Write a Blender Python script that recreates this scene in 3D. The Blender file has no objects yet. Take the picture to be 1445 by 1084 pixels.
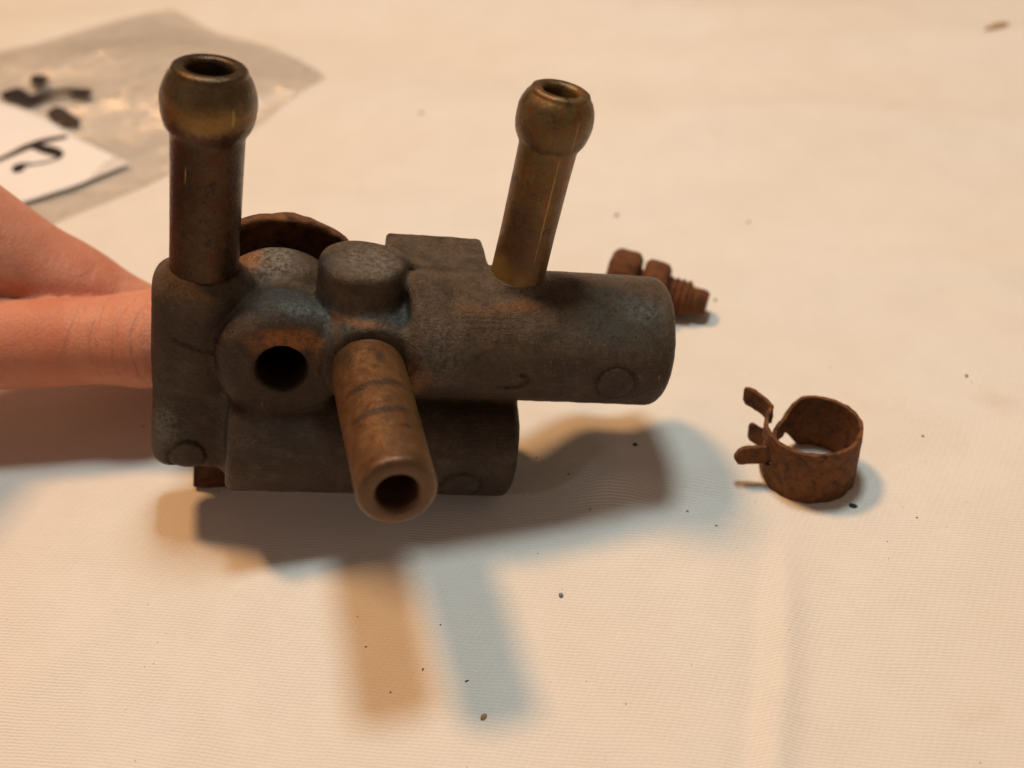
import bpy, math, random
import numpy as np
from mathutils import Vector, Matrix, noise as mnoise

random.seed(7)
rng = np.random.default_rng(11)
S = 0.001                                   # everything below is laid out in millimetres
scene = bpy.context.scene
col = scene.collection

# ------------------------------------------------------------------ camera, world, lamps, exposure
cam_d = bpy.data.cameras.new('camera')
cam = bpy.data.objects.new('camera', cam_d); col.objects.link(cam)
cam_d.sensor_width = 36.0
cam_d.lens = 36.0 * 1800 / 1445
cam_d.clip_start = 0.005; cam_d.clip_end = 20.0
cam.location = (0, -126 * S, 143.6 * S)
cam.rotation_euler = (Matrix.Rotation(math.radians(2.5), 3, 'Y') @ Matrix.Rotation(math.radians(49), 3, 'X')).to_euler()
cam_d.dof.use_dof = True
cam_d.dof.focus_distance = 0.179
cam_d.dof.aperture_fstop = 15.0
scene.camera = cam

world = bpy.data.worlds.new('World'); scene.world = world
world.use_nodes = True
bg = world.node_tree.nodes['Background']
bg.inputs['Color'].default_value = (1.0, 0.70, 0.52, 1)
bg.inputs['Strength'].default_value = 0.17


def lamp(name, loc, power, color, radius):
    d = bpy.data.lights.new(name, 'POINT')
    d.energy = power; d.color = color; d.shadow_soft_size = radius * S
    o = bpy.data.objects.new(name, d); col.objects.link(o)
    o.location = Vector(loc) * S
    return o


lamp('warm_lamp', (-405, 350, 1172), 40.5, (1.0, 0.54, 0.23), 95)
lamp('cool_lamp', (10, 80, 360), 2.5, (0.84, 0.99, 1.0), 30)
lamp('side_lamp', (-380, -260, 260), 0.34, (0.86, 0.93, 1.0), 16)

scene.view_settings.view_transform = 'Standard'
scene.view_settings.look = 'None'
scene.view_settings.exposure = 0.0
scene.view_settings.gamma = 1.0
scene.view_settings.use_curve_mapping = False
scene.cycles.max_bounces = 8
scene.cycles.transparent_max_bounces = 12


# ------------------------------------------------------------------ helpers
def mesh_obj(name, verts, faces, mat, parent=None, smooth=True, normals=None):
    me = bpy.data.meshes.new(name)
    v = np.asarray(verts, dtype=np.float64) * S
    me.from_pydata(v.tolist(), [], [list(map(int, f)) for f in faces])
    me.update()
    if smooth:
        me.polygons.foreach_set('use_smooth', np.ones(len(me.polygons), dtype=bool))
    if normals is not None:
        me.normals_split_custom_set_from_vertices([tuple(n) for n in normals])
    if mat: me.materials.append(mat)
    o = bpy.data.objects.new(name, me); col.objects.link(o)
    if parent: o.parent = parent
    return o


def tag(o, label=None, cat=None, group=None, kind=None):
    if label: o['label'] = label
    if cat: o['category'] = cat
    if group: o['group'] = group
    if kind: o['kind'] = kind
    return o


def empty(name, loc=(0, 0, 0), mat3=None):
    o = bpy.data.objects.new(name, None); col.objects.link(o)
    o.empty_display_size = 0.01
    M = Matrix.Translation(Vector(loc) * S)
    if mat3 is not None: M = M @ mat3.to_4x4()
    o.matrix_world = M
    return o


class NT:
    """tiny node-tree builder"""
    def __init__(self, name):
        self.m = bpy.data.materials.new(name); self.m.use_nodes = True
        self.t = self.m.node_tree; self.n = self.t.nodes
        self.out = self.n['Material Output']; self.b = self.n['Principled BSDF']

    def node(self, kind, **kw):
        x = self.n.new(kind)
        for k, v in kw.items():
            if k.startswith('i_'):
                x.inputs[k[2:].replace('_', ' ')].default_value = v
            else: setattr(x, k, v)
        return x

    def link(self, a, b): self.t.links.new(a, b)

    def coord(self, scale=1.0, loc=(0, 0, 0), rot=(0, 0, 0), vec=None):
        if vec is None: vec = self.node('ShaderNodeTexCoord').outputs['Object']
        mp = self.node('ShaderNodeMapping')
        sc = scale if isinstance(scale, (tuple, list)) else (scale,) * 3
        mp.inputs['Scale'].default_value = tuple(1000 * s for s in sc)   # object coords -> mm * scale
        mp.inputs['Location'].default_value = loc
        mp.inputs['Rotation'].default_value = rot
        self.link(vec, mp.inputs['Vector'])
        return mp.outputs['Vector']

    def noise(self, scale, detail=4, rough=0.55, dist=0.0, vec=None, stretch=None, loc=(0, 0, 0)):
        x = self.node('ShaderNodeTexNoise')
        x.inputs['Scale'].default_value = 1.0
        x.inputs['Detail'].default_value = detail
        x.inputs['Roughness'].default_value = rough
        x.inputs['Distortion'].default_value = dist
        st = stretch or (1, 1, 1)
        self.link(vec or self.coord(tuple(scale * s for s in st), loc), x.inputs['Vector'])
        return x.outputs['Fac']

    def ramp(self, fac, lo, hi, a=0.0, b=1.0):
        x = self.node('ShaderNodeMapRange', interpolation_type='SMOOTHSTEP')
        for i, v in zip(('From Min', 'From Max', 'To Min', 'To Max'), (lo, hi, a, b)):
            x.inputs[i].default_value = v
        self.link(fac, x.inputs['Value'])
        return x.outputs['Result']

    def math(self, op, a, b=None, clamp=False):
        x = self.node('ShaderNodeMath', operation=op, use_clamp=clamp)
        for i, v in enumerate((a, b)):
            if v is None: continue
            if isinstance(v, (int, float)): x.inputs[i].default_value = v
            else: self.link(v, x.inputs[i])
        return x.outputs[0]

    def mix(self, fac, a, b):
        x = self.node('ShaderNodeMix', data_type='RGBA')
        for sock, v in ((x.inputs[0], fac), (x.inputs[6], a), (x.inputs[7], b)):
            if isinstance(v, (int, float)): sock.default_value = v
            elif isinstance(v, tuple): sock.default_value = v if len(v) == 4 else (*v, 1)
            else: self.link(v, sock)
        return x.outputs[2]

    def blob(self, centre, radius, soft=0.35, wob=0.0):
        """1 inside a stain of its own place on the object (mm), 0 outside; ragged by noise"""
        c = self.coord(1.0)
        d = self.node('ShaderNodeVectorMath', operation='SUBTRACT')
        self.link(c, d.inputs[0]); d.inputs[1].default_value = centre
        rr = radius if isinstance(radius, tuple) else (radius,) * 3
        s = self.node('ShaderNodeVectorMath', operation='DIVIDE')
        self.link(d.outputs[0], s.inputs[0]); s.inputs[1].default_value = rr
        l = self.node('ShaderNodeVectorMath', operation='LENGTH'); self.link(s.outputs[0], l.inputs[0])
        v = l.outputs['Value']
        if wob:
            v = self.math('ADD', v, self.math('MULTIPLY', self.math('SUBTRACT', self.noise(0.55, 5, 0.65), 0.5), wob))
        return self.ramp(v, 1.0 + soft, 1.0 - soft)

    def bump(self, h, strength, dist_mm, prev=None):
        x = self.node('ShaderNodeBump')
        x.inputs['Strength'].default_value = strength
        x.inputs['Distance'].default_value = dist_mm * S
        self.link(h, x.inputs['Height'])
        if prev is not None: self.link(prev, x.inputs['Normal'])
        return x.outputs['Normal']

    def done(self, color=None, rough=None, metal=None, normal=None, spec=None):
        for k, v in (('Base Color', color), ('Roughness', rough), ('Metallic', metal), ('Normal', normal), ('Specular IOR Level', spec)):
            if v is None: continue
            if isinstance(v, (int, float)): self.b.inputs[k].default_value = v
            elif isinstance(v, tuple): self.b.inputs[k].default_value = (*v, 1)
            else: self.link(v, self.b.inputs[k])
        return self.m


# ------------------------------------------------------------------ materials
def mat_cloth():
    m = NT('cotton_cloth')
    geo = m.node('ShaderNodeTexCoord').outputs['Object']
    # slow bending of the weave
    wn = m.node('ShaderNodeTexNoise'); wn.inputs['Scale'].default_value = 1.0; wn.inputs['Detail'].default_value = 2
    m.link(m.coord(0.03, vec=geo), wn.inputs['Vector'])
    off = m.node('ShaderNodeVectorMath', operation='SCALE'); off.inputs['Scale'].default_value = 0.0032
    m.link(wn.outputs['Color'], off.inputs[0])
    wn2 = m.node('ShaderNodeTexNoise'); wn2.inputs['Scale'].default_value = 1.0; wn2.inputs['Detail'].default_value = 3
    m.link(m.coord(0.7, vec=geo), wn2.inputs['Vector'])
    off2 = m.node('ShaderNodeVectorMath', operation='SCALE'); off2.inputs['Scale'].default_value = 0.00040
    m.link(wn2.outputs['Color'], off2.inputs[0])
    ad = m.node('ShaderNodeVectorMath', operation='ADD'); m.link(geo, ad.inputs[0]); m.link(off.outputs[0], ad.inputs[1])
    ad2 = m.node('ShaderNodeVectorMath', operation='ADD'); m.link(ad.outputs[0], ad2.inputs[0]); m.link(off2.outputs[0], ad2.inputs[1])
    v = m.coord(1.0, rot=(0, 0, math.radians(7)), vec=ad2.outputs[0])
    sx = m.node('ShaderNodeSeparateXYZ'); m.link(v, sx.inputs[0])
    x, y = sx.outputs['X'], sx.outputs['Y']
    P = 0.52
    rows = m.math('SINE', m.math('MULTIPLY', y, 2 * math.pi / P))
    # dashes: threads crossing over, shifted from row to row (twill)
    dash = m.math('SINE', m.math('MULTIPLY', m.math('ADD', x, m.math('MULTIPLY', y, 1.55)), 2 * math.pi / 1.0))
    weave = m.math('ADD', m.math('MULTIPLY', rows, 0.62), m.math('MULTIPLY', m.math('MULTIPLY', dash, m.math('ADD', rows, 1.2)), 0.10))
    amp = m.ramp(m.noise(0.11, 5, 0.65), 0.3, 0.7, 0.75, 1.0)
    weave = m.math('MULTIPLY', weave, amp)
    fuzz = m.noise(2.4, 5, 0.7)
    h = m.math('ADD', weave, m.math('MULTIPLY', fuzz, 0.6))
    base = m.mix(m.ramp(m.noise(0.022, 4), 0.3, 0.75), (0.80, 0.76, 0.70), (0.785, 0.73, 0.65))
    pit_shade = m.ramp(weave, -0.75, -0.35, 0.30, 0.0)  # gaps between thread rows darkened, painting in their shade
    base = m.mix(pit_shade, base, (0.50, 0.38, 0.27))
    # seed-coat flecks that are in cotton cloth
    fl = m.ramp(m.noise(1.7, 2, 0.5, 0.0, stretch=(0.5, 1, 1)), 0.735, 0.80)
    base = m.mix(m.math('MULTIPLY', fl, 0.45), base, (0.36, 0.25, 0.16))
    st = m.ramp(m.noise(0.045, 3, 0.5, loc=(31, 7, 0)), 0.66, 0.8)
    base = m.mix(m.math('MULTIPLY', st, 0.28), base, (0.55, 0.40, 0.24))
    m.b.inputs['Sheen Weight'].default_value = 0.15
    n = m.bump(h, 0.62, 0.115)
    return m.done(base, 0.92, 0.0, n, 0.15)


def mat_casting():
    m = NT('weathered_casting')
    big = m.noise(0.10, 5, 0.6)
    grain = m.noise(2.0, 5, 0.8)
    speck = m.noise(3.6, 3, 0.7)
    scr = m.noise(0.8, 5, 0.75, stretch=(0.22, 1, 3.4))
    c = m.mix(m.ramp(big, 0.30, 0.70), (0.036, 0.019, 0.0095), (0.060, 0.035, 0.0185))
    c = m.mix(m.ramp(m.noise(0.35, 6, 0.7, loc=(3, 9, 1)), 0.48, 0.70, 0, 0.7), c, (0.090, 0.061, 0.037))
    c = m.mix(m.ramp(scr, 0.52, 0.75, 0, 0.5), c, (0.018, 0.011, 0.007))
    # upper side paler: patina tone with the lit top painted into the colour
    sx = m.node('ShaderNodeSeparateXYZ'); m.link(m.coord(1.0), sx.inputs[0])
    lit_top = m.math('MULTIPLY', m.ramp(sx.outputs['Z'], 2.0, 11.0), m.ramp(m.noise(0.35, 6, 0.75), 0.30, 0.62))
    c = m.mix(m.math('MULTIPLY', lit_top, 0.55), c, (0.165, 0.110, 0.064))
    rust = m.ramp(m.noise(0.24, 7, 0.74, loc=(5, 2, 8)), 0.54, 0.68, 0, 0.6)
    c = m.mix(rust, c, (0.070, 0.032, 0.012))
    tex = m.ramp(m.noise(1.2, 7, 0.8, loc=(8, 1, 2)), 0.40, 0.58)      # stains and pale patches sit in the grain, not on a smooth disc
    teal = (0.088, 0.098, 0.086)
    for cc, rr, w in (((1.5, 3.0, 8.6), (6.0, 3.2, 2.2), 0.9), ((12.0, 0.5, 8.0), (7, 4, 2.0), 0.85), ((6.8, 3.0, 5.0), (2.4, 4, 4.5), 0.85), ((15.6, 2, 6), (2.4, 5, 5), 0.7),
                      ((43, -4, 9.8), (8.5, 6, 2.6), 0.5), ((-15.4, 3, -15), (3, 3, 4.5), 0.6), ((-7.4, 0, -12), (0.9, 6, 8), 0.55)):
        c = m.mix(m.math('MULTIPLY', m.math('MULTIPLY', m.blob(cc, rr, 0.6, 1.4), tex), w), c, teal)
    pale = (0.25, 0.235, 0.20)  # pale patches; the one on the rear boss paints in its lit top
    for cc, rr, w in (((-2.5, 13, 9.6), (4.6, 5.5, 2.2), 0.9), ((1.2, 0.9, 8.2), (3.2, 1.4, 1.0), 0.75), ((6.4, 1.0, 6.8), (1.2, 3, 2.2), 0.6), ((11, 4, 14.8), (4, 4, 1), 0.55), ((5.6, 0.2, 0), (0.8, 1.2, 5), 0.35),
                      ((-15.8, 3, -14.0), (1.6, 2, 4), 0.4), ((50.0, -1, 12.0), (3.0, 3, 1.2), 0.5), ((21, -4.5, 5.5), (3.5, 3, 4.5), 0.35)):
        c = m.mix(m.math('MULTIPLY', m.math('MULTIPLY', m.blob(cc, rr, 0.6, 1.3), tex), w), c, pale)
    orange = (0.33, 0.125, 0.032)
    for cc, rr, w in (((0.4, -1.3, 4.8), (4.6, 1.8, 1.7), 1.0), ((-3.8, 0, 3.2), (1.4, 1.6, 2.0), 0.55), ((-5.2, 14, 8.8), (2.0, 4, 2), 0.75), ((7.0, 0.6, 6.6), (0.8, 3, 2.0), 0.75), ((10.5, -1, 8.4), (3, 2, 0.5), 0.7),
                      ((17.6, -5.0, 1.0), (2.8, 3, 2.6), 0.5), ((26.5, -1.6, 11.4), (4, 4, 0.6), 0.22), ((32, -0.6, 11.9), (2.4, 3, 0.6), 0.35), ((5, -0.2, 2.0), (1.0, 2, 3), 0.4)):
        c = m.mix(m.math('MULTIPLY', m.math('MULTIPLY', m.blob(cc, rr, 0.6, 1.5), m.ramp(tex, 0.0, 0.7, 0.35, 1.0)), w), c, orange)
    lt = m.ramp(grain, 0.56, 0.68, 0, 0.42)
    c = m.mix(m.math('MULTIPLY', lt, m.ramp(sx.outputs['Z'], -6.0, 9.0, 0.16, 1.0)), c, (0.27, 0.200, 0.130))  # pale grains fade downward, painting the front darker and the top lit
    dk = m.ramp(grain, 0.46, 0.36, 0, 0.55)
    c = m.mix(dk, c, (0.013, 0.009, 0.006))
    scratch = m.ramp(m.noise(0.9, 1, 0.3, stretch=(3.5, 1, 0.45), loc=(2, 4, 6)), 0.80, 0.84, 0, 0.8)
    c = m.mix(scratch, c, (0.50, 0.34, 0.18))
    h = m.math('ADD', m.math('MULTIPLY', grain, 1.0), m.math('ADD', m.math('MULTIPLY', speck, 0.6), m.math('MULTIPLY', scr, 0.6)))
    n = m.bump(h, 0.9, 0.26)
    n = m.bump(m.noise(0.55, 4, 0.6), 0.5, 0.35, n)
    return m.done(c, m.ramp(grain, 0.3, 0.7, 0.54, 0.38), 0.36, n, 0.5)


def mat_brass(name, dark, mid, gold, bands=None, rough=(0.30, 0.55), goldz=None, amount=0.5, metal=0.55, seed=0, axis=None, scratch=True, blotch=1.0):
    m = NT(name)
    L = (seed * 3.1, seed * 1.7, seed * 2.3)
    big = m.noise(0.16, 5, 0.65, 0.4, loc=L)
    mott = m.noise(0.75, 6, 0.7, loc=L)
    fine = m.noise(4.0, 3, 0.7, loc=L)
    c = m.mix(m.ramp(big, 0.32, 0.68), dark, mid)
    c = m.mix(m.ramp(mott, 0.52, 0.74, 0, amount), c, gold)
    c = m.mix(m.ramp(mott, 0.46, 0.30, 0, 0.55), c, tuple(0.45 * d for d in dark))
    blot = m.noise(0.42, 7, 0.78, 0.6, loc=(L[1], L[2], L[0]))
    c = m.mix(m.ramp(blot, 0.52, 0.58, 0, 0.75 * blotch), c, (dark[0] * 1.7, dark[1] * 0.95, dark[2] * 0.7))
    c = m.mix(m.ramp(blot, 0.44, 0.38, 0, 0.7 * blotch), c, tuple(0.35 * d for d in dark))
    c = m.mix(m.ramp(m.noise(1.9, 6, 0.8, loc=L), 0.57, 0.66, 0, 0.45), c, gold)
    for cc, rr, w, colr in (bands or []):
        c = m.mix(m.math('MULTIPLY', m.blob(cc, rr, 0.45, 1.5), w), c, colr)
    c = m.mix(m.ramp(fine, 0.62, 0.74, 0, 0.30), c, gold)
    c = m.mix(m.ramp(fine, 0.38, 0.27, 0, 0.5), c, (0.02, 0.014, 0.01))
    if scratch:
        sc = m.ramp(m.noise(1.4, 2, 0.4, stretch=(1, 1, 0.06) if axis != 'Y' else (1, 0.06, 1), loc=L), 0.76, 0.80, 0, 0.6)
        c = m.mix(sc, c, (0.55, 0.38, 0.14))
    h = m.math('ADD', mott, m.math('MULTIPLY', fine, 0.5))
    n = m.bump(h, 0.6, 0.20)
    return m.done(c, m.ramp(mott, 0.3, 0.7, rough[0], rough[1]), metal, n, 0.5)


def mat_rust(name, a=(0.125, 0.048, 0.016), b=(0.26, 0.105, 0.030), k=(0.030, 0.016, 0.010), sc=0.55):
    m = NT(name)
    n1 = m.noise(sc, 6, 0.7, 0.5); n2 = m.noise(2.6, 5, 0.7)
    c = m.mix(m.ramp(n1, 0.30, 0.68), a, b)
    c = m.mix(m.ramp(n1, 0.46, 0.30, 0, 0.75), c, k)
    c = m.mix(m.ramp(n2, 0.60, 0.74, 0, 0.5), c, (0.36, 0.16, 0.05))
    c = m.mix(m.ramp(n2, 0.42, 0.30, 0, 0.7), c, k)
    h = m.math('ADD', n1, m.math('MULTIPLY', n2, 0.9))
    n = m.bump(h, 0.75, 0.22)
    return m.done(c, m.ramp(n2, 0.3, 0.7, 0.6, 0.9), 0.1, n, 0.3)


def mat_skin():
    m = NT('skin')
    big = m.noise(0.07, 4, 0.6); mid = m.noise(0.5, 4, 0.6); fine = m.noise(2.4, 4, 0.65)
    c = m.mix(m.ramp(big, 0.3, 0.7), (0.55, 0.195, 0.110), (0.64, 0.280, 0.175))
    c = m.mix(m.ramp(mid, 0.45, 0.75, 0, 0.35), c, (0.54, 0.165, 0.095))
    cr = m.noise(0.62, 3, 0.6, 0.8, stretch=(1.5, 0.35, 0.35))
    vor = m.node('ShaderNodeTexVoronoi', feature='DISTANCE_TO_EDGE')
    vor.inputs['Scale'].default_value = 1.0
    m.link(m.coord((1.3, 1.1, 1.1)), vor.inputs['Vector'])
    h = m.math('ADD', m.math('MULTIPLY', fine, 0.4), m.math('ADD', m.math('MULTIPLY', cr, 0.9), m.math('MULTIPLY', m.ramp(vor.outputs['Distance'], 0.0, 0.12), 0.28)))
    # skin folds across the thumb by its joint
    fold = m.node('ShaderNodeTexWave', wave_type='BANDS', bands_direction='X'); fold.inputs['Scale'].default_value = 0.085
    fold.inputs['Distortion'].default_value = 5.0; fold.inputs['Detail'].default_value = 3.0; fold.inputs['Detail Scale'].default_value = 1.2
    m.link(m.coord(1.0, rot=(0, 0, 0.35)), fold.inputs['Vector'])
    fm = m.blob((116.5, 98, -30.5), (9, 14, 14), 0.7, 0.6)
    h = m.math('ADD', h, m.math('MULTIPLY', m.math('MULTIPLY', m.ramp(fold.outputs['Fac'], 0.0, 0.35), fm), 1.3))
    n = m.bump(h, 0.5, 0.30)
    m.b.inputs['Subsurface Weight'].default_value = 0.25
    m.b.inputs['Subsurface Radius'].default_value = (1.0, 0.35, 0.2)
    m.b.inputs['Subsurface Scale'].default_value = 0.0022
    return m.done(c, 0.52, 0.0, n, 0.4)


def mat_film():
    m = NT('clear_plastic_film')
    for nd in list(m.n):
        if nd.type == 'BSDF_PRINCIPLED': m.n.remove(nd)
    tr = m.node('ShaderNodeBsdfTransparent'); tr.inputs['Color'].default_value = (0.972, 0.962, 0.952, 1)
    gl = m.node('ShaderNodeBsdfGlossy'); gl.inputs['Color'].default_value = (0.9, 0.9, 0.9, 1); gl.inputs['Roughness'].default_value = 0.16
    df = m.node('ShaderNodeBsdfDiffuse'); df.inputs['Color'].default_value = (0.50, 0.46, 0.43, 1)
    h = m.noise(0.09, 4, 0.6, 0.8)
    b = m.bump(h, 0.9, 2.5)
    m.link(b, gl.inputs['Normal'])
    lw = m.node('ShaderNodeLayerWeight'); lw.inputs['Blend'].default_value = 0.5; m.link(b, lw.inputs['Normal'])
    fr = m.math('ADD', m.math('MULTIPLY', m.math('POWER', lw.outputs['Facing'], 4.0), 0.7), 0.045)
    m1 = m.node('ShaderNodeMixShader'); m1.inputs[0].default_value = 0.03
    m.link(tr.outputs[0], m1.inputs[1]); m.link(df.outputs[0], m1.inputs[2])
    m2 = m.node('ShaderNodeMixShader'); m.link(fr, m2.inputs[0])
    m.link(m1.outputs[0], m2.inputs[1]); m.link(gl.outputs[0], m2.inputs[2])
    m.link(m2.outputs[0], m.out.inputs['Surface'])
    return m.m


def mat_plain(name, c, rough=0.7, var=0.25, sc=1.0, bump=0.2):
    m = NT(name)
    n = m.noise(sc, 4, 0.6)
    cc = m.mix(m.ramp(n, 0.3, 0.7), tuple(x * (1 - var) for x in c), c)
    return m.done(cc, rough, 0.0, m.bump(n, bump, 0.1), 0.35)


CLOTH = mat_cloth(); CAST = mat_casting(); SKIN = mat_skin(); FILM = mat_film()
BRASS_L = mat_brass('dark_tarnished_brass', (0.040, 0.021, 0.010), (0.075, 0.040, 0.017), (0.17, 0.095, 0.028), amount=0.30, seed=1, metal=0.65,
                    bands=[((0, -4, 25.0), (6, 5, 2.0), 0.8, (0.26, 0.155, 0.045)), ((0, -4, 28.3), (7, 6, 2.6), 0.5, (0.135, 0.088, 0.036))], rough=(0.17, 0.40))
BRASS_R = mat_brass('olive_tarnished_brass', (0.105, 0.062, 0.022), (0.165, 0.098, 0.032), (0.27, 0.16, 0.045), amount=0.45, seed=2,
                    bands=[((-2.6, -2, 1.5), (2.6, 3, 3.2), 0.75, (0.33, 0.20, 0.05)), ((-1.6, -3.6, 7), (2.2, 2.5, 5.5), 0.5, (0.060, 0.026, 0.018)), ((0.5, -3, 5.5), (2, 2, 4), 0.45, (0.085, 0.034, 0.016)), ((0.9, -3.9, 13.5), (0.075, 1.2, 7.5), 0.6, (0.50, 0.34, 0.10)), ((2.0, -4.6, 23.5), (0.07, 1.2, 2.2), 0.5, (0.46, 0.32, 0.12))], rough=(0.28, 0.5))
DK = (0.050, 0.034, 0.024)
BRASS_F = mat_brass('copper_coloured_brass', (0.140, 0.066, 0.026), (0.205, 0.103, 0.040), (0.285, 0.155, 0.060), amount=0.45, seed=3, axis='Y', scratch=False, blotch=0.25,
                    bands=[((-3.4, 3.2, 4.6), (1.0, 1.6, 2.0), 0.5, DK), ((0.5, 4.2, 5.6), (0.8, 1.2, 1.8), 0.75, DK),
                           ((-1.5, 4.2, 11.6), (3.8, 2.2, 0.8), 0.75, DK), ((2.4, 4, 11.0), (2.0, 2.2, 0.6), 0.6, DK),
                           ((-1.8, 4.2, 17.6), (3.4, 2.2, 0.7), 0.75, DK), ((1.6, 4.6, 17.0), (1.2, 2, 0.6), 0.7, DK), ((2.0, 4.6, 20.6), (0.7, 2, 0.4), 0.7, DK),
                           ((0, 0, 28.5), (7, 7, 2.2), 0.75, (0.085, 0.047, 0.025)), ((4, 1, 12), (2, 5, 12), 0.4, (0.21, 0.115, 0.04))], rough=(0.26, 0.44), metal=0.5)
RUST = mat_rust('heavy_rust', (0.080, 0.029, 0.010), (0.20, 0.074, 0.019), (0.022, 0.012, 0.008), 0.7); RUST_DARK = mat_rust('dark_rust', (0.060, 0.024, 0.011), (0.135, 0.055, 0.020), (0.02, 0.012, 0.008))
RUST_WASHER = mat_rust('washer_rust', (0.070, 0.026, 0.010), (0.20, 0.080, 0.026), (0.018, 0.010, 0.007), 0.5)
RUST_BOLT = mat_rust('red_brown_rust', (0.085, 0.029, 0.010), (0.17, 0.060, 0.018), (0.035, 0.016, 0.010))
PAPER = mat_plain('white_paper', (0.86, 0.83, 0.81), 0.8, 0.04, 0.05, 0.05)
INK = mat_plain('black_marker_ink', (0.022, 0.016, 0.018), 0.5, 0.3, 1.0, 0.1)
NAIL = mat_plain('fingernail', (0.72, 0.42, 0.32), 0.3, 0.08, 0.4, 0.05)
SPECK = mat_plain('dark_dirt', (0.050, 0.036, 0.027), 0.8, 0.4, 2.0)
LINT = mat_plain('grey_lint', (0.26, 0.28, 0.30), 0.9, 0.3, 2.0)
SEED = mat_plain('tan_chaff', (0.40, 0.26, 0.12), 0.8, 0.3, 2.0)


# ------------------------------------------------------------------ the cloth
def ridge(x, y, pts, w, h, skew=0.0):
    """height of a soft fold running along a polyline (mm)"""
    best = np.full_like(x, 1e9); side = np.zeros_like(x); tt = np.zeros_like(x)
    n = len(pts) - 1
    for i in range(n):
        ax, ay = pts[i]; bx, by = pts[i + 1]
        dx, dy = bx - ax, by - ay; L2 = dx * dx + dy * dy
        t = np.clip(((x - ax) * dx + (y - ay) * dy) / L2, 0, 1)
        px, py = ax + t * dx, ay + t * dy
        d = np.hypot(x - px, y - py)
        s = np.sign((x - ax) * dy - (y - ay) * dx)
        k = d < best
        best = np.where(k, d, best); side = np.where(k, s, side); tt = np.where(k, (i + t) / n, tt)
    fade = np.clip(np.minimum(tt, 1 - tt) * 5, 0, 1) if skew == 0 else np.clip(tt * 4, 0, 1)
    return h * np.exp(-(best / w) ** 2) * (0.25 + 0.75 * fade)


def cloth_h(x, y):
    x = np.asarray(x, float); y = np.asarray(y, float)
    far = np.clip((y - 45) / 110, 0, 1.4)
    z = 0.30 * np.sin(x / 31 + 0.8 * np.sin(y / 44)) * np.sin(y / 27 + 1.1) * (0.25 + far)
    z += far * (1.9 * np.sin(y / 9.5 + 0.9 * np.sin(x / 38 + 0.4) + x / 85) * (0.5 + 0.5 * np.sin(x / 57 + 1.9)) + 0.9 * np.sin(y / 17 - x / 47 + 2) + 0.6 * np.sin(y / 4.1 + 1.5 * np.sin(x / 33) + x / 60) * (0.5 + 0.5 * np.sin(x / 41 + y / 37)))
    z += ridge(x, y, [(33.8, 2.6), (32.1, -8.3), (29.8, -22.1), (25.9, -38.2), (20.7, -59.5)], 2.4, 1.25, 1)
    z -= ridge(x, y, [(31.7, 2.6), (29.9, -8.3), (27.4, -22.1), (23.2, -38.2), (17.7, -59.5)], 2.0, 0.75, 1)
    z += ridge(x, y, [(-102, -41), (-75, -24), (-64, -8.6), (-51, -3.4)], 3.5, 0.30)
    z += ridge(x, y, [(50, 72), (82, 67), (122, 71), (157, 68)], 6.0, 1.2)
    z += ridge(x, y, [(12, 124), (57, 127), (101, 116), (159, 121)], 7.0, 1.5)
    z += ridge(x, y, [(-15, 168), (38, 157), (89, 164), (163, 152)], 9.0, 2.2)
    z += ridge(x, y, [(-73, 107), (-44, 95), (3, 95), (49, 101)], 7.0, 0.9)
    z += ridge(x, y, [(55, 1), (81, 17), (108, 21)], 8.0, 0.6)
    r = np.hypot(x + 30, y - 16)
    keep = np.clip((r - 26) / 30, 0.0, 1.0)           # lies flat under the valve
    z = z * keep
    z += ridge(x, y, [(-3, 44), (2, 30), (8, 18), (13, 8)], 6.2, 3.4)
    z += ridge(x, y, [(15, 36), (21, 23), (24, 10)], 7.5, 2.4)
    return z


def spaced(lo, hi, dlo, dhi, step, grow):
    mid = np.arange(dlo, dhi + 1e-6, step)
    a = [dlo]; s = step
    while a[-1] > lo: s *= grow; a.append(a[-1] - s)
    b = [dhi]; s = step
    while b[-1] < hi: s *= grow; b.append(b[-1] + s)
    return np.array(a[:0:-1] + list(mid) + b[1:])


gx = spaced(-1200, 1200, -190, 190, 1.3, 1.12)
gy = spaced(-900, 1400, -75, 290, 1.3, 1.12)
X, Y = np.meshgrid(gx, gy, indexing='xy')
fadeo = np.clip(1 - (np.maximum(np.abs(X) - 190, 0) + np.maximum(Y - 290, 0) + np.maximum(-75 - Y, 0)) / 200, 0, 1)
Z = cloth_h(X, Y) * fadeo
nx, ny = len(gx), len(gy)
idx = np.arange(nx * ny).reshape(ny, nx)
F = np.stack([idx[:-1, :-1], idx[:-1, 1:], idx[1:, 1:], idx[1:, :-1]], -1).reshape(-1, 4)
cloth = mesh_obj('tablecloth', np.stack([X, Y, Z], -1).reshape(-1, 3), F, CLOTH)
tag(cloth, 'cream cotton twill cloth with soft wrinkles under everything', 'cloth', kind='structure')


# ------------------------------------------------------------------ signed distance modelling
def rbox(p, lo, hi, r):
    c = [(a + b) / 2 for a, b in zip(lo, hi)]; h = [(b - a) / 2 - r for a, b in zip(lo, hi)]
    q = [np.abs(p[i] - c[i]) - h[i] for i in range(3)]
    o = np.sqrt(sum(np.maximum(a, 0) ** 2 for a in q))
    return o + np.minimum(np.maximum(np.maximum(q[0], q[1]), q[2]), 0) - r


def rcyl(p, axis, c, rad, lo, hi, r):
    """rounded cylinder along an axis; c = the two other coordinates"""
    o = [i for i in range(3) if i != axis]
    d = np.hypot(p[o[0]] - c[0], p[o[1]] - c[1]) - rad + r
    e = np.abs(p[axis] - (lo + hi) / 2) - (hi - lo) / 2 + r
    return np.minimum(np.maximum(d, e), 0) + np.hypot(np.maximum(d, 0), np.maximum(e, 0)) - r


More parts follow.
